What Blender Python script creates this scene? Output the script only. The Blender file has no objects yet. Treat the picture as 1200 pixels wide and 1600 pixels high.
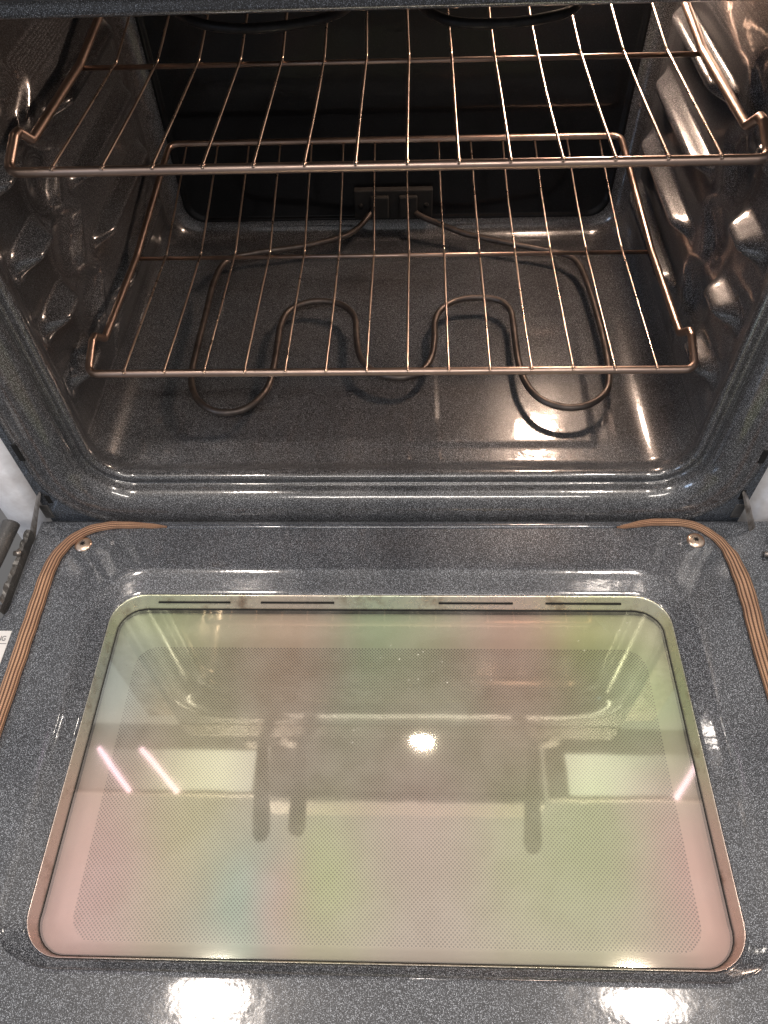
import bpy, bmesh, math, random
from mathutils import Vector, Matrix
random.seed(7)
S = bpy.context.scene
COL = S.collection
PI = math.pi

# ------------------------------------------------------------------ camera
cam_d = bpy.data.cameras.new('camera')
cam = bpy.data.objects.new('camera', cam_d); COL.objects.link(cam)
Rv = Vector((0.9993, 0.0223, -0.0302)); Fv = Vector((-0.0376, 0.6104, -0.7912)).normalized()
Rv = (Rv - Fv*Rv.dot(Fv)).normalized(); Uv = Rv.cross(Fv)
cam.matrix_world = Matrix(((Rv.x, Uv.x, -Fv.x, 0.0127), (Rv.y, Uv.y, -Fv.y, -0.5846), (Rv.z, Uv.z, -Fv.z, 0.5231), (0, 0, 0, 1)))
cam_d.sensor_fit = 'VERTICAL'; cam_d.sensor_height = 36.0; cam_d.lens = 1180.9/1600*36
cam_d.clip_start = 0.01; cam_d.clip_end = 60
S.camera = cam

# ------------------------------------------------------------------ world and lamps
W = bpy.data.worlds.new('World'); S.world = W; W.use_nodes = True
wn = W.node_tree; wb = wn.nodes['Background']
wtc = wn.nodes.new('ShaderNodeTexCoord'); wsep = wn.nodes.new('ShaderNodeSeparateXYZ'); wr = wn.nodes.new('ShaderNodeValToRGB')
wmp = wn.nodes.new('ShaderNodeMapRange'); wmp.inputs[1].default_value = -1; wmp.inputs[2].default_value = 1
wn.links.new(wtc.outputs['Generated'], wsep.inputs[0]); wn.links.new(wsep.outputs[2], wmp.inputs[0])
wn.links.new(wmp.outputs[0], wr.inputs[0]); wn.links.new(wr.outputs[0], wb.inputs[0])
cr = wr.color_ramp
cr.elements[0].position = 0.0; cr.elements[0].color = (.20, .19, .18, 1)
cr.elements[1].position = 1.0; cr.elements[1].color = (1.0, .95, .90, 1)
e = cr.elements.new(.5); e.color = (.39, .39, .41, 1)
e = cr.elements.new(.72); e.color = (.71, .70, .71, 1)
wb.inputs[1].default_value = 0.62

def area(name, loc, target, size, power, col, shape='DISK', sy=None):
    d = bpy.data.lights.new(name, 'AREA'); d.shape = shape; d.size = size
    if sy: d.size_y = sy
    d.energy = power; d.color = col
    o = bpy.data.objects.new(name, d); COL.objects.link(o); o.location = loc
    o.rotation_euler = (Vector(target)-Vector(loc)).to_track_quat('-Z', 'Y').to_euler()
    return o
area('ceiling_lamp', (-.60, -.346, 1.9), (-.5, -.3, 0), .15, 14, (1, .88, .78))
area('ceiling_lamp', (.697, -.326, 1.9), (.6, -.3, 0), .135, 14, (1, .88, .78))
area('hood_lamp', (.04, .19, 1.178), (.03, .12, 0), .055, .7, (1, .90, .80), 'ELLIPSE', .03)
area('room_lamp', (.12, -1.55, 1.9), (0, 0, 0), 1.3, 20, (1, .92, .85), 'RECTANGLE', .16)  # unseen lamp behind the viewer, added and widened for the lip's highlight
area('window_light', (-1.7, -1.3, 1.0), (-.2, -.1, 0), .55, 7, (.55, .72, 1))
# the oven's own lamp, high on the right of the back wall
area('oven_lamp', (.245, .408, .285), (.03, .12, -.02), .08, 2.2, (1, .72, .55))
S.view_settings.view_transform = 'Standard'; S.view_settings.look = 'None'
S.view_settings.exposure = 0.0; S.view_settings.gamma = 1.0

# ------------------------------------------------------------------ material helpers
class N:
    def __init__(s, name):
        s.m = bpy.data.materials.new(name); s.m.use_nodes = True
        s.t = s.m.node_tree; s.t.nodes.clear()
        s.out = s.t.nodes.new('ShaderNodeOutputMaterial')
    def n(s, typ, **kw):
        nd = s.t.nodes.new('ShaderNode'+typ)
        for k, v in kw.items(): setattr(nd, k, v)
        return nd
    def l(s, a, b): s.t.links.new(a, b)
    def inp(s, nd, i, v):
        if hasattr(v, 'links'): s.l(v, nd.inputs[i])
        else: nd.inputs[i].default_value = v
    def math(s, op, a, b=0.0, c=0.0):
        nd = s.n('Math', operation=op); s.inp(nd, 0, a); s.inp(nd, 1, b)
        if op in ('MULTIPLY_ADD',): s.inp(nd, 2, c)
        return nd.outputs[0]
    def mix(s, f, a, b):
        nd = s.n('Mix', data_type='RGBA'); s.inp(nd, 0, f); s.inp(nd, 6, a); s.inp(nd, 7, b)
        return nd.outputs[2]
    def ramp(s, f, stops):
        nd = s.n('ValToRGB'); s.inp(nd, 0, f); r = nd.color_ramp
        r.elements[0].position = stops[0][0]; r.elements[0].color = stops[0][1]
        r.elements[1].position = stops[-1][0]; r.elements[1].color = stops[-1][1]
        for p, c in stops[1:-1]:
            el = r.elements.new(p); el.color = c
        return nd.outputs[0]
    def noise(s, vec, scale, detail=2, rough=.5):
        nd = s.n('TexNoise'); s.l(vec, nd.inputs['Vector']); nd.inputs['Scale'].default_value = scale
        nd.inputs['Detail'].default_value = detail; nd.inputs['Roughness'].default_value = rough
        return nd.outputs[0]
    def bump(s, h, st, dist, normal=None):
        nd = s.n('Bump'); nd.inputs['Strength'].default_value = st; nd.inputs['Distance'].default_value = dist
        s.l(h, nd.inputs['Height'])
        if normal: s.l(normal, nd.inputs['Normal'])
        return nd.outputs[0]
    def princ(s, **kw):
        p = s.n('BsdfPrincipled')
        for k, v in kw.items(): s.inp(p, k.replace('_', ' ') if k in ('Base_Color', 'Coat_Weight', 'Coat_Roughness', 'Coat_Normal', 'Emission_Color', 'Emission_Strength', 'Specular_IOR_Level') else k, v)
        s.l(p.outputs[0], s.out.inputs[0]); return p
def g(v, a=1): return (v, v, v, a)

def enamel(name, base, speck, density, rough, coatr, dirt=0.0, brown=0.0, coat=.85, spec=.3, wob=.12):
    m = N(name); tc = m.n('TexCoord').outputs['Object']
    v1 = m.n('TexVoronoi'); m.l(tc, v1.inputs['Vector']); v1.inputs['Scale'].default_value = 1600
    vd = v1.outputs['Distance']; vc = m.n('SeparateColor'); m.l(v1.outputs['Color'], vc.inputs[0])
    near = m.ramp(vd, [(0.25, g(1)), (.5, g(0))])
    pick = m.ramp(vc.outputs[0], [(1-density, g(0)), (1.0, g(1))])
    s1 = m.math('MULTIPLY', near, pick)
    n2 = m.noise(tc, 1100, 3, .8); s2 = m.ramp(n2, [(.50, g(0)), (.66, g(1))])
    n3 = m.noise(tc, 14, 3); lar = m.ramp(n3, [(.3, g(.75)), (.7, g(1.15))])
    sp = m.math('ADD', m.math('MULTIPLY', s1, 1.0), m.math('MULTIPLY', s2, .20))
    col = m.mix(sp, base, speck)
    if brown:
        n4 = m.noise(tc, 6, 4, .6); bf = m.math('MULTIPLY', m.ramp(n4, [(.35, g(0)), (.65, g(1))]), brown)
        col = m.mix(bf, col, (.035, .022, .014, 1))
    # pin sized black chips
    v2 = m.n('TexVoronoi'); m.l(tc, v2.inputs['Vector']); v2.inputs['Scale'].default_value = 90
    vc2 = m.n('SeparateColor'); m.l(v2.outputs['Color'], vc2.inputs[0])
    chip = m.math('MULTIPLY', m.ramp(v2.outputs['Distance'], [(.05, g(1)), (.09, g(0))]), m.ramp(vc2.outputs[1], [(.86, g(0)), (.9, g(1))]))
    col = m.mix(m.math('MULTIPLY', chip, .8), col, (.004, .004, .004, 1))
    mv = m.n('Mix', data_type='RGBA', blend_type='MULTIPLY'); mv.inputs[0].default_value = .6
    m.l(col, mv.inputs[6]); m.l(lar, mv.inputs[7])
    b1 = m.bump(m.noise(tc, 110, 2, .5), wob, .0010)
    b2 = m.bump(m.noise(tc, 700, 2, .6), .25, .0003, b1)
    rn = m.ramp(m.noise(tc, 30, 4), [(.35, g(coatr)), (.75, g(coatr*2.2+dirt))])
    m.princ(Base_Color=mv.outputs[2], Roughness=rough, Coat_Weight=coat, **{'Coat IOR': 1.65}, Coat_Roughness=rn, Normal=b2, Coat_Normal=b1, Specular_IOR_Level=spec)
    return m.m
M = {}
M['door_enamel'] = enamel('speckled_enamel_door', (.018, .020, .0245, 1), (.72, .77, .85, 1), .56, .38, .06, wob=.10)
M['cavity_enamel'] = enamel('speckled_enamel_cavity', (.007, .008, .010, 1), (.74, .76, .80, 1), .60, .29, .04, .03, .30, spec=.45)
M['face_enamel'] = enamel('speckled_enamel_face', (.014, .017, .022, 1), (.54, .60, .70, 1), .50, .28, .035, spec=.5)
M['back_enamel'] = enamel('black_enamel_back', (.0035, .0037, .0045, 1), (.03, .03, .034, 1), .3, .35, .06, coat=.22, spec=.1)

def metal(name, col, rough, metallic=1.0, var=.25, col2=None, sc=60, nb=.04):
    m = N(name); tc = m.n('TexCoord').outputs['Object']
    n1 = m.noise(tc, sc, 4, .65)
    c2 = col2 or tuple(c*.5 for c in col[:3])+(1,)
    c = m.mix(m.ramp(n1, [(.35, g(0)), (.7, g(1))]), col, c2)
    r = m.ramp(m.noise(tc, sc*2, 3), [(.3, g(max(.05, rough-var*.4))), (.7, g(rough+var*.4))])
    m.princ(Base_Color=c, Roughness=r, Metallic=metallic, Normal=m.bump(m.noise(tc, 500, 2), nb, .0003))
    return m.m
M['rack'] = metal('oxidised_rack_steel', (.50, .375, .31, 1), .36, 1, .15, (.34, .25, .21, 1), 14)
M['wire'] = metal('bright_rack_wire', (.74, .60, .50, 1), .30, 1, .12, (.50, .38, .31, 1), 14)
M['element'] = metal('burnt_element_steel', (.15, .125, .11, 1), .48, .85, .2, (.085, .07, .065, 1), 50)
M['black_element'] = metal('black_element_steel', (.035, .033, .033, 1), .5, .7)
M['ceramic'] = metal('dusty_terminal_block', (.016, .015, .014, 1), .75, 0, .1, (.03, .028, .027, 1), 120)
M['black'] = metal('black_void', (.004, .004, .004, 1), .8, 0)
M['screw'] = metal('screw_steel', (.78, .62, .50, 1), .32, 1, .15, (.6, .46, .36, 1), 150)
M['hinge'] = metal('hinge_steel', (.50, .47, .44, 1), .4, .9, .3, (.16, .13, .11, 1), 80)
M['arm'] = enamel('speckled_arm', (.05, .048, .046, 1), (.22, .22, .22, 1), .3, .55, .25)
M['white'] = metal('white_painted_side', (.86, .87, .90, 1), .4, 0, .2, (.60, .58, .58, 1), 25)
M['label'] = metal('label_paper', (.74, .72, .70, 1), .5, 0, .1, (.70, .68, .66, 1))
M['ink'] = metal('label_ink', (.10, .10, .11, 1), .6, 0)
M['pale'] = metal('pale_cabinet_paint', (.78, .77, .72, 1), .5, 0, .1, (.74, .72, .68, 1), 4)
M['hood'] = metal('hood_underside', (.60, .56, .52, 1), .4, .1, .1, (.50, .46, .42, 1), 20)
M['pan'] = metal('pan_black', (.03, .03, .03, 1), .4, .2)
M['pan_handle'] = metal('pan_handle_brown', (.045, .028, .02, 1), .5, 0)

# iridescence shared by glass and steel trim: coating thickness drifts slowly over the pane
SPOTS = [(-.25, -.215, .060, (.70, .82, .50)), (-.02, -.205, .050, (.68, .86, .62)), (-.12, -.225, .050, (.86, .70, .58)), (.12, -.25, .060, (.90, .66, .60)),
         (.205, -.21, .045, (.86, .86, .50)), (.235, -.28, .050, (.70, .84, .56)), (.02, -.29, .060, (.74, .82, .58)), (-.20, -.30, .060, (.80, .80, .60)),
         (-.27, -.40, .060, (.90, .70, .65)), (-.185, -.40, .045, (.84, .82, .58)), (-.125, -.465, .032, (.66, .84, .74)), (-.092, -.46, .024, (.94, .66, .72)),
         (-.062, -.44, .036, (.78, .86, .54)), (.10, -.42, .050, (.82, .84, .62)), (.17, -.40, .055, (.76, .84, .56)), (.245, -.43, .042, (.90, .70, .66)),
         (.27, -.49, .040, (.94, .70, .64)), (-.27, -.48, .045, (.90, .70, .68)), (.02, -.37, .050, (.86, .74, .68)), (-.285, -.26, .035, (.66, .74, .74))]
def irid(m, tc):
    nz = m.n('TexNoise'); m.l(tc, nz.inputs['Vector']); nz.inputs['Scale'].default_value = 9; nz.inputs['Detail'].default_value = 2
    wv = m.n('VectorMath', operation='MULTIPLY_ADD'); m.l(nz.outputs['Color'], wv.inputs[0]); wv.inputs[1].default_value = (.06, .06, 0); m.l(tc, wv.inputs[2])
    sq = m.n('VectorMath', operation='MULTIPLY'); m.l(wv.outputs[0], sq.inputs[0]); sq.inputs[1].default_value = (1, .6, 0)
    col = (.82, .74, .67, 1)
    for x, y, rr, c in SPOTS:
        d = m.n('VectorMath', operation='DISTANCE'); m.l(sq.outputs[0], d.inputs[0]); d.inputs[1].default_value = (x+.03, (y+.03)*.6, 0)
        q = m.math('DIVIDE', d.outputs['Value'], rr*1.15); q = m.math('MULTIPLY', q, q)
        e_ = m.math('EXPONENT', m.math('MULTIPLY', q, -1.0))
        col = m.mix(m.math('MULTIPLY', e_, .80), col, tuple(max(0, .73+(k-.74)*1.15) for k in c)+(1,))
    return col
def glass_mat():
    m = N('iridescent_coated_glass'); tc = m.n('TexCoord').outputs['Object']
    c = irid(m, tc)
    gl = m.n('BsdfGlossy'); m.l(c, gl.inputs[0]); gl.inputs['Roughness'].default_value = .04
    m.l(m.bump(m.noise(tc, 9, 2), .03, .004), gl.inputs['Normal'])
    tr = m.n('BsdfTransparent'); m.l(m.mix(.35, g(.98), c), tr.inputs[0])
    # a thin greasy film
    df = m.n('BsdfDiffuse'); m.l(m.mix(.7, g(.85), c), df.inputs[0])
    fr = m.n('LayerWeight'); fr.inputs[0].default_value = .25
    f = m.math('MULTIPLY_ADD', fr.outputs['Fresnel'], .5, .38)
    mx = m.n('MixShader'); m.l(f, mx.inputs[0]); m.l(tr.outputs[0], mx.inputs[1]); m.l(gl.outputs[0], mx.inputs[2])
    sm = m.ramp(m.noise(tc, 22, 5, .65), [(.40, g(.07)), (.8, g(.18))])
    # scratches and dried crumbs towards the front edge
    v = m.n('TexVoronoi'); m.l(tc, v.inputs['Vector']); v.inputs['Scale'].default_value = 210
    vc = m.n('SeparateColor'); m.l(v.outputs['Color'], vc.inputs[0])
    patch = m.ramp(m.noise(tc, 9, 2), [(.60, g(0)), (.70, g(1))])
    cr_ = m.math('MULTIPLY', m.math('MULTIPLY', m.ramp(v.outputs['Distance'], [(.13, g(1)), (.20, g(0))]), m.ramp(vc.outputs[0], [(.80, g(0)), (.82, g(1))])), patch)
    mx2 = m.n('MixShader'); m.l(m.math('ADD', sm, m.math('MULTIPLY', cr_, .55)), mx2.inputs[0])
    m.l(mx.outputs[0], mx2.inputs[1]); m.l(df.outputs[0], mx2.inputs[2])
    m.l(mx2.outputs[0], m.out.inputs[0]); return m.m
M['glass'] = glass_mat()
def trim_mat():
    m = N('iridescent_trim_steel'); tc = m.n('TexCoord').outputs['Object']
    c = irid(m, tc); c = m.mix(.35, c, (.42, .38, .30, 1))
    st = m.noise(tc, 160, 3); rust = m.ramp(m.noise(tc, 35, 5, .7), [(.54, g(0)), (.74, g(.7))])
    c = m.mix(rust, c, (.20, .10, .05, 1))
    m.princ(Base_Color=c, Metallic=.75, Roughness=m.ramp(st, [(.3, g(.22)), (.7, g(.36))]))
    return m.m
M['trim'] = trim_mat()
def screen_mat():
    m = N('dotted_screen'); tc = m.n('TexCoord').outputs['Object']
    sx = m.n('SeparateXYZ'); m.l(tc, sx.inputs[0])
    k = 2*PI/.0034
    cx = m.math('COSINE', m.math('MULTIPLY', sx.outputs[0], k)); cy = m.math('COSINE', m.math('MULTIPLY', sx.outputs[1], k))
    # staggered dots: product lattice
    pr = m.math('MULTIPLY', cx, cy)
    f = m.ramp(pr, [(.05, g(0)), (.55, g(1))])
    c = irid(m, tc); c = m.mix(.25, c, (.80, .76, .70, 1))
    c = m.mix(f, c, (.10, .09, .08, 1))
    m.princ(Base_Color=c, Roughness=.6); return m.m
M['screen'] = screen_mat()
def tray_mat():
    m = N('reflector_tray'); tc = m.n('TexCoord').outputs['Object']
    c = m.mix(.20, irid(m, tc), (.80, .78, .70, 1))
    m.princ(Base_Color=c, Roughness=.45, Metallic=.15); return m.m
M['tray'] = tray_mat()
def braid_mat():
    m = N('braided_copper_gasket'); uv = m.n('UVMap').outputs[0]
    sx = m.n('SeparateXYZ'); m.l(uv, sx.inputs[0])
    u = sx.outputs[0]; v = sx.outputs[1]      # u along (in mm), v round (0..1)
    col_ = m.math('MULTIPLY', v, 13.0)
    tri = m.math('ABSOLUTE', m.math('SUBTRACT', m.math('FRACT', col_), .5))          # 0 centre .. .5 edge
    sl = m.math('ADD', m.math('MULTIPLY', u, .55), m.math('MULTIPLY', tri, 1.6))
    st = m.math('ABSOLUTE', m.math('SINE', m.math('MULTIPLY', sl, PI)))
    h = m.math('MULTIPLY', m.ramp(tri, [(.18, g(1)), (.47, g(0))]), m.math('MULTIPLY_ADD', st, .6, .4))
    tc = m.n('TexCoord').outputs['Object']
    nn = m.ramp(m.noise(tc, 25, 4, .6), [(.35, g(0)), (.7, g(1))])
    base = m.mix(nn, (.74, .44, .27, 1), (.52, .30, .19, 1))
    c = m.mix(h, (.045, .020, .012, 1), base)
    m.princ(Base_Color=c, Metallic=.35, Roughness=.42, Normal=m.bump(h, .9, .0008)); return m.m
M['braid'] = braid_mat()
def lampglass():
    m = N('oven_lamp_glass')
    m.princ(Base_Color=(1, .8, .6, 1), Roughness=.2, Emission_Color=(1, .66, .42, 1), Emission_Strength=14.0); return m.m
M['lampglass'] = lampglass()
m_ = N('diffuser'); tc_ = m_.n('TexCoord'); sx_ = m_.n('SeparateXYZ'); m_.l(tc_.outputs['Object'], sx_.inputs[0])
fo_ = m_.math('SUBTRACT', m_.math('ABSOLUTE', m_.math('ADD', sx_.outputs[0], .013)), .50)
m_.princ(Base_Color=(.5, .5, .47, 1), Roughness=.5, Emission_Color=(1, 1, .97, 1), Emission_Strength=m_.math('MULTIPLY', 1.7, m_.ramp(m_.math('ABSOLUTE', fo_), [(.0, g(.9)), (.09, g(.7)), (.24, g(.16)), (.46, g(.03))]))); M['diffuser'] = m_.m  # added glow for bright patches in the glass, sideways fade painted in
m_ = N('tube_glow'); m_.princ(Base_Color=(.8, .8, .8, 1), Emission_Color=(1, .72, .95, 1), Emission_Strength=4.0); M['tubeglow'] = m_.m  # added pink glow for the bright streaks in the glass

# ------------------------------------------------------------------ mesh helpers
def link(name, me, mat, parent=None, smooth=True):
    o = bpy.data.objects.new(name, me); COL.objects.link(o)
    if mat: me.materials.append(mat)
    if smooth:
        for p in me.polygons: p.use_smooth = True
    if parent: o.parent = parent
    return o
def mesh(name, V, F, mat, parent=None, smooth=True, uv=None, fix=True):
    me = bpy.data.meshes.new(name); me.from_pydata(V, [], F); me.update()
    if uv:
        L = me.uv_layers.new(name='UVMap')
        for li, lp in enumerate(me.loops): L.data[li].uv = uv[li]
    if fix and not uv:
        bm = bmesh.new(); bm.from_mesh(me); bmesh.ops.recalc_face_normals(bm, faces=bm.faces); bm.to_mesh(me); bm.free()
    return link(name, me, mat, parent, smooth)
def bmobj(name, bm, mat, parent=None, smooth=False):
    me = bpy.data.meshes.new(name); bm.to_mesh(me); bm.free()
    return link(name, me, mat, parent, smooth)
def box(name, lo, hi, mat, parent=None, bev=0.0, seg=2):
    bm = bmesh.new(); bmesh.ops.create_cube(bm, size=1)
    for v in bm.verts:
        v.co = Vector([(lo[i]+hi[i])/2+v.co[i]*(hi[i]-lo[i]) for i in range(3)])
    if bev: bmesh.ops.bevel(bm, geom=bm.edges[:]+bm.verts[:], offset=bev, segments=seg, affect='EDGES', profile=.5)
    return bmobj(name, bm, mat, parent)
def empty(name, loc, label=None, cat=None, group=None, kind=None):
    o = bpy.data.objects.new(name, None); COL.objects.link(o); o.location = loc; o.empty_display_size = .05
    tag(o, label, cat, group, kind); return o
def tag(o, label=None, cat=None, group=None, kind=None):
    if label: o['label'] = label
    if cat: o['category'] = cat
    if group: o['group'] = group
    if kind: o['kind'] = kind
def rounded(pts, r, n=6, closed=False):
    """polyline with corners rounded by radius r (list or number)"""
    P = [Vector(p) for p in pts]; out = []; m = len(P)
    for i in range(m):
        rr = r[i] if isinstance(r, (list, tuple)) else r
        if (not closed and i in (0, m-1)) or rr <= 0: out.append(P[i]); continue
        a, b, c = P[i-1], P[i], P[(i+1) % m]
        d1 = (a-b); d2 = (c-b); l1 = d1.length; l2 = d2.length; d1.normalize(); d2.normalize()
        ang = d1.angle(d2); t = min(rr/math.tan(ang/2), l1*.49, l2*.49)
        s, e_ = b+d1*t, b+d2*t
        for k in range(n+1):
            u = k/n; out.append(s*(1-u)**2 + b*2*u*(1-u) + e_*u*u)
    return out
def spline(pts, n=6):
    P = [Vector(p) for p in pts]; P = [P[0]*2-P[1]]+P+[P[-1]*2-P[-2]]; out = []
    for i in range(1, len(P)-2):
        for k in range(n):
            t = k/n; a, b, c, d = P[i-1:i+3]
            out.append(.5*((2*b)+(c-a)*t+(2*a-5*b+4*c-d)*t*t+(3*b-a-3*c+d)*t**3))
    out.append(P[-2]); return out
def tube(name, pts, r, mat, parent=None, seg=10, closed=False, flat=1.0, up=(0, 0, 1), widths=None, heights=None, cap=True, braid=False):
    P = [Vector(p) for p in pts]; n = len(P); V = []; F = []; up = Vector(up)
    L = [0.0]
    for i in range(1, n): L.append(L[-1]+(P[i]-P[i-1]).length)
    nrm = None
    for i in range(n):
        a = P[i-1] if (i or closed) else P[i]; b = P[(i+1) % n] if (i < n-1 or closed) else P[i]
        t = (b-a).normalized()
        if braid or nrm is None:
            ref = up if abs(t.dot(up)) < .95 else Vector((1, 0, 0))
            sd = t.cross(ref).normalized(); u2 = sd.cross(t).normalized()
        else:
            u2 = (nrm - t*nrm.dot(t)).normalized(); sd = t.cross(u2).normalized()
        nrm = u2
        w = widths[i] if widths else r; h = heights[i] if heights else r*flat
        for k in range(seg):
            an = 2*PI*k/seg
            V.append(P[i]+sd*math.cos(an)*w+u2*math.sin(an)*h)
    uv = []
    for i in range(n if closed else n-1):
        j = (i+1) % n
        for k in range(seg):
            k2 = (k+1) % seg
            F.append((i*seg+k, j*seg+k, j*seg+k2, i*seg+k2))
            if braid:
                uv += [(L[i]*1000, k/seg), (L[j]*1000, k/seg), (L[j]*1000, (k+1)/seg), (L[i]*1000, (k+1)/seg)]
    if cap and not closed and not braid:
        F.append(tuple(range(seg))[::-1]); F.append(tuple((n-1)*seg+k for k in range(seg)))
    return mesh(name, V, F, mat, parent, True, uv if braid else None)
def rrect(x0, x1, y0, y1, r, n=10, sub=1):
    """rounded rectangle loop, counter-clockwise; with outward normals. sub = points per straight side"""
    pts = []
    cs = [((x1-r, y0+r), -PI/2), ((x1-r, y1-r), 0), ((x0+r, y1-r), PI/2), ((x0+r, y0+r), PI)]
    for i, (c, a0) in enumerate(cs):
        arc = []
        for k in range(n+1):
            a = a0+PI/2*k/n; arc.append((c[0]+r*math.cos(a), c[1]+r*math.sin(a), math.cos(a), math.sin(a)))
        pts += arc
        c2, a2 = cs[(i+1) % 4]
        p = arc[-1]; q = (c2[0]+r*math.cos(a2), c2[1]+r*math.sin(a2))
        for k in range(1, sub):
            u = k/sub; pts.append((p[0]*(1-u)+q[0]*u, p[1]*(1-u)+q[1]*u, p[2], p[3]))
    return pts
def sstep(a, b, x):
    t = max(0, min(1, (x-a)/(b-a))); return t*t*(3-2*t)
def bxf(x, a, b, s): return sstep(a-s, a+s, x)*(1-sstep(b-s, b+s, x))

# ================================================================== the oven
XC = -.013
ZF = -.122                    # cavity floor
ZT = .347                     # cavity ceiling
HW = .333                     # cavity half width
YB = .445
oven = empty('oven', (XC, .2, -.2), 'dark speckled enamel oven standing open with its glass door lowered', 'oven')
OV = Matrix.Translation((-XC, -.2, .2))
def P_(o):                    # parent to the oven, keeping world coordinates
    o.parent = oven; o.matrix_parent_inverse = OV; return o

# ---- cavity liner: one enamelled shell, walls embossed with rack guides
loop = rrect(XC-HW, XC+HW, ZF, ZT, .050, 10, 190)
LV = [0.0, .0695, .139, .2086]
def rib(y, z, nx):
    h = 0.0
    if abs(nx) < .3: return 0.0
    side = 1 if nx > 0 else -1
    # rear field stands a little proud, with a scalloped front edge
    edge = .128 + .016*math.cos((z-.02)*2*PI/.0695)
    h += .006*sstep(edge-.008, edge+.010, y)*(1-sstep(.385, .41, y))*bxf(z, -.06, .235, .018)
    for L in LV:
        zc = L-.0175
        zz = bxf(z, zc-.0065, zc+.0065, .0042)
        h += .019*zz*bxf(y, .165, .368, .022)
        # front knuckle under every guide
        zk = L-.011
        h += .021*bxf(z, zk-.009, zk+.007, .008)*bxf(y, .004, .062, .016)
        # hollow pressed between knuckle and guide
        h -= .006*math.exp(-((y-.105)/.022)**2-((z-(L+.012))/.020)**2)
    return h*min(1, abs(nx))
# profile: (outward offset, y)
prof = []
def lipz(k): return k
prof += [(.046, -.0730), (.040, -.0728), (.0385, -.0718)] + [(.0042+.0335*(1-math.cos(t_*PI/18)), -.0465-.0250*math.sin(t_*PI/18)) for t_ in range(9, -1, -1)] + [(.0036, -.0445), (.0030, -.0425),
         (-.0005, -.0425), (-.0035, -.0445), (-.0065, -.0440), (-.0085, -.0405), (-.0088, -.0360), (-.0070, -.0300), (-.0030, -.0235), (-.0008, -.0180), (0, -.0130)]
y = -.010
while y < YB-.022: prof.append((0, y)); y += .0045
for k in range(0, 9):
    a = PI/2*k/8; prof.append((-.022*(1-math.cos(a)), YB-.022+.022*math.sin(a)))
V = []; F = []; nl = len(loop)
for o_, yy in prof:
    for (px, pz, nx, nz) in loop:
        d = rib(yy, pz, nx) if yy > -.012 else 0
        X = px+nx*(o_-d); Z = pz+nz*(o_)
        if yy > -.015 and yy < YB-.035:
            # floor: shallow raised centre field with a creased edge
            if nz < -.9: Z += .0016*bxf(X, XC-.235, XC+.235, .004)*bxf(yy, .010, .37, .004) + .0010*bxf(X, XC-.052, XC+.055, .002)*bxf(yy, .05, .33, .003)
        V.append((X, yy, Z))
for i in range(len(prof)-1):
    for k in range(nl):
        k2 = (k+1) % nl; F.append((i*nl+k, (i+1)*nl+k, (i+1)*nl+k2, i*nl+k2))
P_(mesh('cavity_liner', V, F, M['cavity_enamel']))
# back wall: pressed flat panel inside a soft step
V = []; F = []
cx0, cz0 = XC, (ZF+ZT)/2
bw = ((1.0, 0.0), (.992, 0.0), (.984, .0005), (.978, .0035), (.970, .004), (.5, .004))
for i, (sc, dy) in enumerate(bw):
    for (px, pz, nx, nz) in loop:
        X = px-nx*.022; Z = pz-nz*.022
        V.append((cx0+(X-cx0)*sc, YB+dy, cz0+(Z-cz0)*sc))
for i in range(len(bw)-1):
    for k in range(nl):
        k2 = (k+1) % nl; F.append((i*nl+k, (i+1)*nl+k, (i+1)*nl+k2, i*nl+k2))
V.append((cx0, YB+.004, cz0)); ci = len(V)-1; base = (len(bw)-1)*nl
for k in range(nl): F.append((base+k, ci, base+(k+1) % nl))
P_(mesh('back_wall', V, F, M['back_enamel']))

# ---- flat face frame around the mouth
FX0, FX1, FZ0, FZ1 = -.399, .372, -.200, .412
V = []; F = []
outer = []
lp = rrect(XC-HW, XC+HW, ZF, ZT, .050, 10, 6)
for (px, pz, nx, nz) in lp:
    V.append((px+nx*.045, -.0734, pz+nz*.045))
for (px, pz, nx, nz) in lp:            # project on the outer rectangle
    cx_, cz_ = XC, .1
    dx, dz = px-cx_, pz-cz_; t = 1e9
    if dx > 1e-6: t = min(t, (FX1-cx_)/dx)
    if dx < -1e-6: t = min(t, (FX0-cx_)/dx)
    if dz > 1e-6: t = min(t, (FZ1-cz_)/dz)
    if dz < -1e-6: t = min(t, (FZ0-cz_)/dz)
    V.append((cx_+dx*t, -.0734, cz_+dz*t))
n = len(lp)
for (x, y_, z) in V[n:2*n]: V.append((x, -.060, z))
V2 = V[n:2*n]
for k in range(n):
    k2 = (k+1) % n; F.append((k, k2, n+k2, n+k)); F.append((n+k, n+k2, 2*n+k2, 2*n+k))
P_(mesh('face_frame', V, F, M['face_enamel'], smooth=False))
# dark notches and a rusty spot row along the frame's edges
for i, (x, z, w, h) in enumerate(((-.3905, -.040, .006, .026), (-.388, -.116, .006, .014), (.3625, -.050, .006, .020), (.3615, -.110, .005, .016))):
    P_(box('frame_slot', (x-w/2, -.0742, z-h/2), (x+w/2, -.0600, z+h/2), M['black'], bev=.0012))

# ---- outer body: white painted sides, top, back, toe
P_(box('side_panel', (-.4150, -.036, -.72), (-.4002, .56, .45), M['white'], bev=.004))
P_(box('side_panel', (.3735, -.036, -.72), (.388, .56, .45), M['white'], bev=.004))
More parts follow.
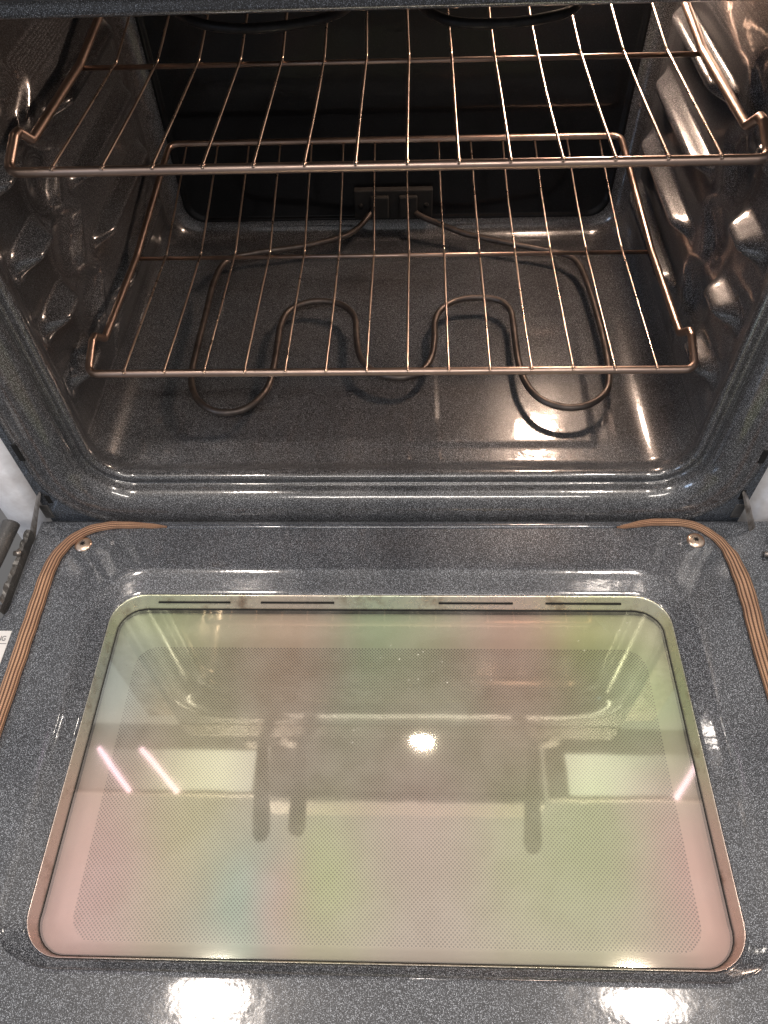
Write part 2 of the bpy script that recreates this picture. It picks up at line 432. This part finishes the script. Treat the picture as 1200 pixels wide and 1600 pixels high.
# folded white front flanges beside the face frame, bulging forward
for sx, xa, xb in ((-1, -.470, -.4005), (1, .3738, .443)):
    V = []; F = []
    cs = [(0, .0), (.15, -.012), (.4, -.020), (.7, -.020), (.9, -.014), (1, 0)]
    zs = [-.72, -.16, -.02, -.012, -.008]
    for z in zs:
        for u, d in cs:
            x = xa+(xb-xa)*u; V.append((x, -.050+d*(1 if z < -.013 else .4), z))
    m_ = len(cs)
    for i in range(len(zs)-1):
        for k in range(m_-1): F.append((i*m_+k, i*m_+k+1, (i+1)*m_+k+1, (i+1)*m_+k))
    P_(mesh('white_flange', V, F, M['white']))
    P_(box('flange_shadow_gap', (xa, -.045, -.008), (xb, -.040, .45), M['hinge']))
P_(box('cooktop', (-.402, -.070, .462), (.376, .56, .486), M['black_element'], bev=.006))
P_(box('control_panel', (-.400, -.074, .413), (.373, -.045, .4605), M['black_element'], bev=.004))

# ---- lip of the front rail over the mouth
tubepts = [(-.40, -.078, .3755), (-.2, -.078, .379), (0, -.078, .383), (.2, -.078, .386), (.37, -.078, .389)]
# ---- bake element
E_ = [(-.0354, .452), (-.0432, .4387), (-.0657, .4108), (-.1018, .3905), (-.1465, .3740), (-.2102, .3600), (-.2483, .3421), (-.2589, .2946), (-.2587, .225), (-.2584, .1608), (-.2560, .1023), (-.2440, .066), (-.2250, .0464), (-.2027, .0400), (-.1790, .0491), (-.1615, .0781), (-.1572, .1176), (-.1571, .1718), (-.1570, .1971), (-.1503, .2258), (-.1300, .2432), (-.1052, .2475), (-.079, .2382), (-.0623, .2134), (-.0578, .1724), (-.0530, .1399), (-.0413, .1168), (-.0214, .1022), (0.0020, .0980), (0.0229, .1078), (0.0359, .1328), (.0405, .1689), (.0414, .2004), (.0497, .2264), (.0702, .2452), (.098, .2514), (.1259, .2451), (.1394, .2248), (.1412, .1924), (.1412, .1315), (.1459, .0916), (.1602, .0609), (.1859, .0459), (.2136, .0489), (.2378, .0698), (.2472, .1026), (.2500, .1538), (.2498, .2035), (.2472, .2703), (.2413, .3206), (.2281, .3434), (.2001, .3562), (.1452, .3764), (.0828, .4021), (.0276, .425), (.0117, .4386), (.0069, .452)]
el = P_(tube('bake_element', [Vector((x, y, -.097 + max(0, y-.41)*.75)) for x, y in spline(E_)] if False else [Vector((p.x, p.y, -.097+max(0, p.y-.40)*.5)) for p in spline([(x, y, 0) for x, y in E_])], .0041, M['element'], seg=12))
def sub(o, par, mat_world=True):
    o.parent = par; o.matrix_parent_inverse = OV.inverted() @ Matrix.Identity(4) if False else Matrix.Identity(4); return o
# element legs
for (x, y_) in ((-.2584, .20), (.2500, .20), (.0, .098), (-.2584, .12)):
    pass
# terminal block
tb = P_(box('terminal_block', (-.071, .4365, -.094), (.042, .4478, -.050), M['ceramic'], bev=.0015))
for x in (-.034, .007):
    sub(box('terminal_clamp', (x-.013, .4285, -.089), (x+.013, .4363, -.056), M['ceramic'], bev=.002), tb)
for x in (-.062, .033):
    sub(tube('terminal_screw', [(x, .4365, -.073), (x, .4335, -.073)], .004, M['black'], seg=10), tb)
# ---- broil element under the ceiling
bp_ = [(.245, .36), (.235, .24), (.215, .20), (.190, .21), (.180, .26), (.165, .26), (.150, .14), (.138, .075), (.110, .052), (.072, .0445), (.038, .054), (.014, .10), (.005, .17), (-.012, .17), (-.03, .10), (-.055, .062), (-.107, .0465), (-.150, .060), (-.178, .10), (-.19, .20), (-.205, .26), (-.225, .26), (-.245, .22), (-.265, .24), (-.275, .36)]
P_(tube('broil_element', [Vector((p.x, p.y, .299)) for p in spline([(x, y, 0) for x, y in bp_])], .0036, M['black_element'], seg=10))
# oven lamp dome behind wire
lp_bm = bmesh.new(); bmesh.ops.create_uvsphere(lp_bm, u_segments=20, v_segments=12, radius=.020, matrix=Matrix.Translation((.245, .436, .285)) @ Matrix.Diagonal((1, .8, 1, 1)))
P_(bmobj('lamp_lens', lp_bm, M['lampglass'], smooth=True))

# ================================================================== oven door (open, lying level)
ZD = -.150
WX0, WX1, WY0, WY1 = -.3015, .2745, -.505, -.170
door = P_(empty('oven_door', (0, 0, 0))); door.matrix_parent_inverse = OV
def D_(o): o.parent = door; return o
# enamel inner panel: profile outwards from the window opening
wl = rrect(WX0, WX1, WY0, WY1, .034, 10, 24)
dprof = [(-.001, -.1600), (0.0, -.1575), (.001, -.1566), (.004, -.1558), (.012, -.1536), (.0165, -.1522), (.0190, -.1512), (.0205, -.1504), (.0225, -.1501), (.030, ZD)]
def wf(ny): return 1.35 if ny > 0 else 1+.35*ny*2 if ny > -.9 else .40
V = []; F = []; n = len(wl)
for o_, z in dprof:
    for (px, py, nx, ny) in wl: V.append((px+nx*o_, py+ny*(o_*wf(ny)), z))
DX0, DX1, DY0, DY1 = -.432, .404, -.665, -.0755
def door_outer(px, py, e=0.0):
    cx_, cy_ = XC, (WY0+WY1)/2
    dx, dy = px-cx_, py-cy_; t = 1e9
    if abs(dx) > 1e-6: t = min(t, ((DX1-e-cx_) if dx > 0 else (DX0+e-cx_))/dx)
    if abs(dy) > 1e-6: t = min(t, ((DY1-e-cy_) if dy > 0 else (DY0+e-cy_))/dy)
    x, y_ = cx_+dx*t, cy_+dy*t
    # the panel steps in beside the hinges
    k = sstep(-.245, -.185, y_)
    if x < XC: x = max(x, DX0+e+k*.022-max(0, (-.10-y_))*0)
    return x, y_
NS = 10
for s in range(1, NS+1):
    u = s/NS
    for (px, py, nx, ny) in wl:
        a = (px+nx*.030, py+ny*.030*wf(ny)); b = door_outer(px, py, .006)
        V.append((a[0]*(1-u)+b[0]*u, a[1]*(1-u)+b[1]*u, ZD))
for e_, z in ((.003, ZD-.001), (.0008, ZD-.003), (0, ZD-.007), (0, ZD-.030)):
    for (px, py, nx, ny) in wl:
        b = door_outer(px, py, e_); V.append((b[0], b[1], z))
rows = len(dprof)+NS+4
for i in range(rows-1):
    for k in range(n):
        k2 = (k+1) % n; F.append((i*n+k, i*n+k2, (i+1)*n+k2, (i+1)*n+k))
D_(mesh('door_liner', V, F, M['door_enamel']))
D_(box('door_skin', (DX0+.001, DY0+.001, -.205), (DX1-.001, DY1-.004, -.194), M['black_element'], bev=.002))
D_(box('door_handle', (-.33, -.74, -.215), (.30, -.71, -.195), M['black_element'], bev=.008))
# raised bead along the hinge edge
bead = [(-.262, -.0835), (-.25, -.0835), (.225, -.0825), (.235, -.0825)]
D_(tube('edge_bead', [(-.268, -.0850, ZD-.002), (-.258, -.0850, ZD-.0004), (-.10, -.0850, ZD), (.20, -.0845, ZD), (.232, -.0845, ZD-.0004), (.242, -.0845, ZD-.002)], .0034, M['face_enamel'], seg=12, flat=.55))

# window trim ring, bright edge outside, groove inside
tp = [(-.0006, -.1590), (-.0008, -.1560), (-.0016, -.1553), (-.0026, -.1562), (-.0040, -.1585), (-.0105, -.1672), (-.0112, -.1682), (-.0116, -.1710)]
V = []; F = []
def wi(ny): return .92 if ny > .9 else (.26 if ny < -.9 else .52+.38*ny if ny > 0 else .52+.26*ny)
for o_, z in tp:
    for (px, py, nx, ny) in wl: V.append((px+nx*o_*wi(ny), py+ny*o_*wi(ny), z))
for i in range(len(tp)-1):
    for k in range(n): F.append((i*n+k, i*n+(k+1) % n, (i+1)*n+(k+1) % n, (i+1)*n+k))
trim = D_(mesh('window_trim', V, F, M['trim']))
for a, b in ((-.256, -.1795), (-.147, -.0695), (.040, .117), (.151, .2285)):
    s_ = tube('vent_slot', [(a, -.1768, -.1618), (b, -.1768, -.1618)], .0011, M['black'], seg=8, flat=.9); s_.parent = trim  # black rods stand in for the dark inside the slots
# dark seal in the groove
def ring(name, o0, o1, z0, z1, mat, par):
    V = []; F = []
    for o_, z in ((o0, z0), (o1, z1)):
        for (px, py, nx, ny) in wl: V.append((px+nx*o_*wi(ny), py+ny*o_*wi(ny), z))
    for k in range(n): F.append((k, (k+1) % n, n+(k+1) % n, n+k))
    r = mesh(name, V, F, mat); r.parent = par; return r
ring('groove_seal', -.0104, -.0175, -.1686, -.1690, M['black'], trim)
# glass pane
V = [(px-nx*.0138*wi(ny), py-ny*.0138*wi(ny), -.1680) for (px, py, nx, ny) in wl]
V += [(px-nx*.0138*wi(ny), py-ny*.0138*wi(ny), -.1686) for (px, py, nx, ny) in wl]
cxw, cyw = (WX0+WX1)/2, (WY0+WY1)/2
me = bpy.data.meshes.new('door_glass'); me.from_pydata(V, [], [tuple(range(n))]); me.update()
D_(link('door_glass', me, M['glass'], smooth=False))
# tray under the glass: sloped pressed border then flat dotted screen
sx0, sx1, sy0, sy1 = -.272, .247, -.488, -.2205
inner = rrect(sx0, sx1, sy0, sy1, .020, 10, 24)
V = []; F = []
trp = [(0, -.1700), (.12, -.1745), (.35, -.1795), (.75, -.1825), (1, -.1830)]
for u, z in trp:
    for a, b in zip(wl, inner):
        ax, ay = a[0]-a[2]*.0142*wi(a[3]), a[1]-a[3]*.0142*wi(a[3])
        V.append((ax*(1-u)+b[0]*u, ay*(1-u)+b[1]*u, z))
for i in range(len(trp)-1):
    for k in range(n): F.append((i*n+k, i*n+(k+1) % n, (i+1)*n+(k+1) % n, (i+1)*n+k))
tray = D_(mesh('window_tray', V, F, M['tray']))
me = bpy.data.meshes.new('dotted_screen'); me.from_pydata([(a[0]+a[2]*.002, a[1]+a[3]*.002, -.1828) for a in inner], [], [tuple(range(n))]); me.update()
D_(link('dotted_screen', me, M['screen'], smooth=False))

# braided gasket, tucked under the hinge edge at both ends
GL = [(-.262, -.0865), (-.280, -.0858), (-.305, -.0850), (-.3302, -.0865), (-.3520, -.0945), (-.3672, -.1098), (-.3762, -.1302), (-.3789, -.1549), (-.3785, -.1865), (-.3782, -.2203), (-.3778, -.2558), (-.3775, -.299), (-.377, -.40), (-.377, -.55), (-.372, -.595), (-.345, -.618), (-.25, -.622), (0, -.622),
      (.22, -.622), (.318, -.618), (.344, -.595), (.349, -.55), (.350, -.40), (.3495, -.30), (.3505, -.2266), (.3525, -.1908), (.3530, -.1606), (.3500, -.1306), (.3440, -.1112), (.3330, -.0952), (.3164, -.0843), (.2927, -.0812), (.268, -.0822), (.248, -.0860), (.236, -.0875)]
WL = [.0012, .0030, .0042, .0050, .0056, .0064, .0074, .0080, .0082, .0083, .0082, .0080] + [.008]*5+[.008] + [.008]*6 + [.0086, .0088, .0090, .0078, .0054, .0046, .0046, .0046, .0042, .0028, .0012]
sp = spline([(x, y, 0) for x, y in GL], 8)
def lerp_list(L, i, n):
    u = i/8; k = min(int(u), len(L)-2); f = u-k; f = f*f*(3-2*f); return L[k]*(1-f)+L[k+1]*f
ws = [lerp_list(WL, i, 8)*(1+.03*math.sin(i*.9)) for i in range(len(sp))]
hs = [min(.0042, w*.8) for w in ws]
D_(tube('braided_gasket', [Vector((p.x, p.y, ZD+hs[i]*.55+.0002*math.sin(i*.7))) for i, p in enumerate(sp)], .005, M['braid'], seg=24, widths=ws, heights=hs, braid=True, up=(0, 0, 1)))

# pan head screws with star sockets
for (x, y_) in ((-.351, -.1105), (.3175, -.1045)):
    V = []; F = []; ns = 28
    rp = [(.0096, .0000), (.0095, .0007), (.0082, .0016), (.0060, .0023), (.0038, .0026)]
    for r, h in rp:
        for k in range(ns): V.append((x+r*math.cos(2*PI*k/ns), y_+r*math.sin(2*PI*k/ns), ZD+h))
    for i in range(len(rp)-1):
        for k in range(ns): F.append((i*ns+k, i*ns+(k+1) % ns, (i+1)*ns+(k+1) % ns, (i+1)*ns+k))
    F.append(tuple((len(rp)-1)*ns+k for k in range(ns)))
    sc_ = D_(mesh('screw', V, F, M['screw']))
    V = []
    for k in range(24):
        r = .0026+.0008*math.cos(6*2*PI*k/24); V.append((x+r*math.cos(2*PI*k/24), y_+r*math.sin(2*PI*k/24), ZD+.0028))
    s2 = mesh('star_socket', V, [tuple(range(24))], M['black'], smooth=False); s2.parent = sc_
# warning label on the left margin
lab = D_(box('warning_label', (-.4290, -.300, ZD+.0003), (-.3955, -.2185, ZD+.0008), M['label'], bev=.0002))
def text(s, x, y_, size, name, align='RIGHT', sx=1.0):
    cu = bpy.data.curves.new(name, 'FONT'); cu.body = s; cu.size = size; cu.align_x = align; cu.extrude = .00005
    t = bpy.data.objects.new(name, cu); COL.objects.link(t)
    dg = bpy.context.evaluated_depsgraph_get(); me = bpy.data.meshes.new_from_object(t.evaluated_get(dg))
    bpy.data.objects.remove(t)
    for v in me.vertices: v.co = Vector((v.co.x*sx+x, v.co.y+y_, v.co.z+ZD+.0011))
    me.name = name; return link(name, me, M['ink'], smooth=False)
t = text('WARNING', -.3985, -.2300, .0078, 'label_lettering', sx=.82); t.parent = lab
ln = box('label_rule', (-.4285, -.2335, ZD+.00085), (-.3965, -.2330, ZD+.0011), M['ink']); ln.parent = lab

# hinges: grey lever arm, bright blade rising into the face frame
def hinge(side, xb):
    s = side
    h = P_(empty('hinge', (0, 0, 0))); h.matrix_parent_inverse = OV
    # blade going up from the door corner into its slot
    V = [(xb, -.0770, -.104), (xb+s*.004, -.0700, -.104), (xb+s*.034, -.092, -.168), (xb+s*.026, -.098, -.168)]
    bm = bmesh.new(); vs = [bm.verts.new(v) for v in V]; f = bm.faces.new(vs)
    r = bmesh.ops.extrude_face_region(bm, geom=[f]); bmesh.ops.translate(bm, vec=(-s*.0022, 0, .001), verts=[v for v in r['geom'] if isinstance(v, bmesh.types.BMVert)])
    bmesh.ops.recalc_face_normals(bm, faces=bm.faces)
    o = bmobj('hinge_blade', bm, M['hinge']); o.parent = h
    o = box('hinge_bracket', (min(xb, xb+s*.012), -.0745, -.150), (max(xb, xb+s*.012), -.0660, -.126), M['arm'], bev=.002); o.parent = h
    o = tube('hinge_pin', [(xb+s*.030, -.125, -.146), (xb+s*.022, -.125, -.146)], .003, M['hinge'], seg=10); o.parent = h
    return h
hL = hinge(-1, -.3925)
hR = hinge(1, .3605)
lev = tube('hinge_lever', spline([(-.4290, -.0960, -.131), (-.4300, -.110, -.131), (-.4335, -.145, -.133), (-.4400, -.185, -.136)], 6), .010, M['arm'], seg=16, flat=.8); lev.parent = hL
kn = tube('lever_roller', [(-.4235, -.181, -.139), (-.4330, -.184, -.139)], .0085, M['hinge'], seg=18); kn.parent = hL
V = []; F = []
for i in range(26):
    yy = -.092-.0042*i; q = random.uniform(-.0012, .0012)
    V += [(-.4215+q, yy, -.156), (-.4195+q, yy, -.1455+random.uniform(-.002, .001)), (-.4150+q*.5, yy, -.1475+random.uniform(-.0015, .001)), (-.4128, yy, -.158)]
for i in range(25):
    for k in range(3): F.append((i*4+k, i*4+k+1, i*4+k+5, i*4+k+4))
o = mesh('rusty_bracket', V, F, M['arm'], smooth=False); o.parent = hL
lev = tube('hinge_lever', spline([(.4100, -.086, -.136), (.4150, -.120, -.138), (.4200, -.180, -.140)], 6), .008, M['arm'], seg=16, flat=.8); lev.parent = hR

# ================================================================== racks
XR = -.013; RW = .31
def make_rack(label):
    root = empty('oven_rack', (0, 0, 0), label, 'oven rack', 'wire racks inside the oven')
    r = .0041
    zb = .0366
    path = []; rad = []
    def side(s):
        x = s*RW
        a = [(x, 0, 0, .011), (x+s*.001, .036, .0125, .005), (x+s*.001, .046, .012, .004), (x-s*.003, .056, 0, .006), (x-s*.004, .208, 0, .03), (x-s*.014, .4076, zb, .014)]
        return a
    L = side(-1); R_ = side(1)[::-1]
    pts = L+R_
    P = rounded([p[:3] for p in pts], [p[3] for p in pts], 7, True)
    o = tube('rack_rail', P, r, M['rack'], root, seg=12, closed=True)
    cb = tube('crossbar', [(-RW+.004, .208, -.0034), (RW-.004, .208, -.0034)], .0024, M['rack'], root, seg=10)
    for i in range(14):
        x = (i-6.5)*.0417; j = random.uniform(-.0006, .0006)
        pp = spline([(x, -.0012, .0036), (x, .004, .0040), (x+j+.0006, .11, .0012), (x+.0010, .203, .0006), (x+.0010, .215, .0008), (x-.0010+j, .31, .0150), (x-.0022, .4035, zb-.0030)], 5)
        w = tube('rack_wire', pp, .00118, M['wire'], root, seg=8)
        bm = bmesh.new(); bmesh.ops.create_uvsphere(bm, u_segments=10, v_segments=8, radius=.0023, matrix=Matrix.Translation((x, -.0006, .0036)) @ Matrix.Diagonal((1, 1, .8, 1)))
        wd = bmobj('weld_bead', bm, M['rack'], w, smooth=True)
    return root
r1 = make_rack('lower copper brown wire rack directly above the heating element')
r1.location = (XR, 0, 0)
def copy_tree(o, parent=None):
    c = o.copy(); COL.objects.link(c); c.parent = parent
    for ch in list(o.children): copy_tree(ch, c)
    return c
r2 = copy_tree(r1); r2.location = (-.0123, .0135, .2086)
r2['label'] = 'upper wire rack, nearest the camera, brightly lit on its right'

# ================================================================== what stands above the door and shows in its glass
hood = empty('range_hood', (XC, .25, 1.2), 'dark range hood with a small lamp, mirrored in the door glass', 'range hood')
def H_(o): o.parent = hood; o.matrix_parent_inverse = Matrix.Translation((-XC, -.25, -1.2)); return o
H_(box('hood_shell', (-.385, .03, 1.20), (.365, .56, 1.33), M['hood'], bev=.01))
H_(box('hood_front_rim', (-.375, .035, 1.185), (.355, .055, 1.1995), M['black_element'], bev=.003))
H_(tube('lamp_housing', [(.04, .19, 1.199), (.04, .19, 1.188)], .038, M['hood'], seg=24))
for i, (xa, xb, la, lb) in enumerate(((-1.15, -.395, -1.0, -.42), (.375, 1.1, .43, .98))):  # panels and slanted bars added to glow in the glass, not known lamps
    c_ = empty('under_cabinet_lamp', ((la+lb)/2, .11, 1.2), ('pale lamp panel left of the hood, mirrored in the glass', 'pale lamp panel right of the hood, mirrored in the glass')[i], 'lamp', 'lamp panels mirrored in the door glass')
    inv = Matrix.Translation(-c_.location)
    for o in (box('lamp_tray', (xa, .045, 1.20), (xb, .24, 1.225), M['hood'], bev=.003), box('diffuser', (la, .055, 1.194), (lb, .165, 1.1995), M['diffuser'], bev=.002)) + tuple(tube('lamp_tube', [(x1_, .165, 1.188), (x2_, .045, 1.188)], .006, M['tubeglow'], seg=10) for x1_, x2_ in (((-.865, -.749), (-.743, -.617)), ((.80, .705),))[i]):
        o.parent = c_; o.matrix_parent_inverse = inv
def pan(x0, y0, x1, y1, label):
    z = .53; d = Vector((x0-x1, y0-y1, 0)).normalized()
    p = empty('frying_pan', (x0+d.x*.11, y0+d.y*.11+0.0, .49), label, 'pan', 'pans with handles over the cooktop edge')
    c = Vector((x0+d.x*.12, y0+d.y*.12, 0))
    rp = [(0, .491), (.085, .491), (.092, .496), (.108, .527), (.110, .527), (.094, .4935)]
    V = []; F = []; ns = 32
    for r, zz in rp[1:]:
        for k in range(ns): V.append((c.x+r*math.cos(2*PI*k/ns), c.y+r*math.sin(2*PI*k/ns), zz))
    F.append(tuple(range(ns))[::-1])
    for i in range(len(rp)-2):
        for k in range(ns): F.append((i*ns+k, i*ns+(k+1) % ns, (i+1)*ns+(k+1) % ns, (i+1)*ns+k))
    inv = Matrix.Translation(-p.location)
    o = mesh('pan_body', V, F, M['pan']); o.parent = p; o.matrix_parent_inverse = inv
    o = tube('handle', [Vector((x0, y0, z-.005))+d*.012, Vector((x0, y0, z)), Vector((x1, y1, z))+d*.06, Vector((x1, y1, z))+d*.012, Vector((x1, y1, z)), Vector((x1, y1, z))-d*.003], .011, M['pan_handle'], seg=14, widths=[.010, .011, .015, .0155, .010, .002], heights=[.006]*5+[.003])
    o.parent = p; o.matrix_parent_inverse = inv
    return p
pan(-.268, -.085, -.252, -.238, 'brown handle of the leftmost pan, mirrored in the glass')
pan(-.1950, -.085, -.1915, -.229, 'green handled pan beside the leftmost, mirrored in the glass')
pan(.234, -.080, .218, -.250, 'brown pan handle on the right, mirrored in the glass')

S.render.engine = 'CYCLES'
S.cycles.max_bounces = 8; S.cycles.transparent_max_bounces = 8
S.cycles.caustics_reflective = False; S.cycles.sample_clamp_indirect = 6
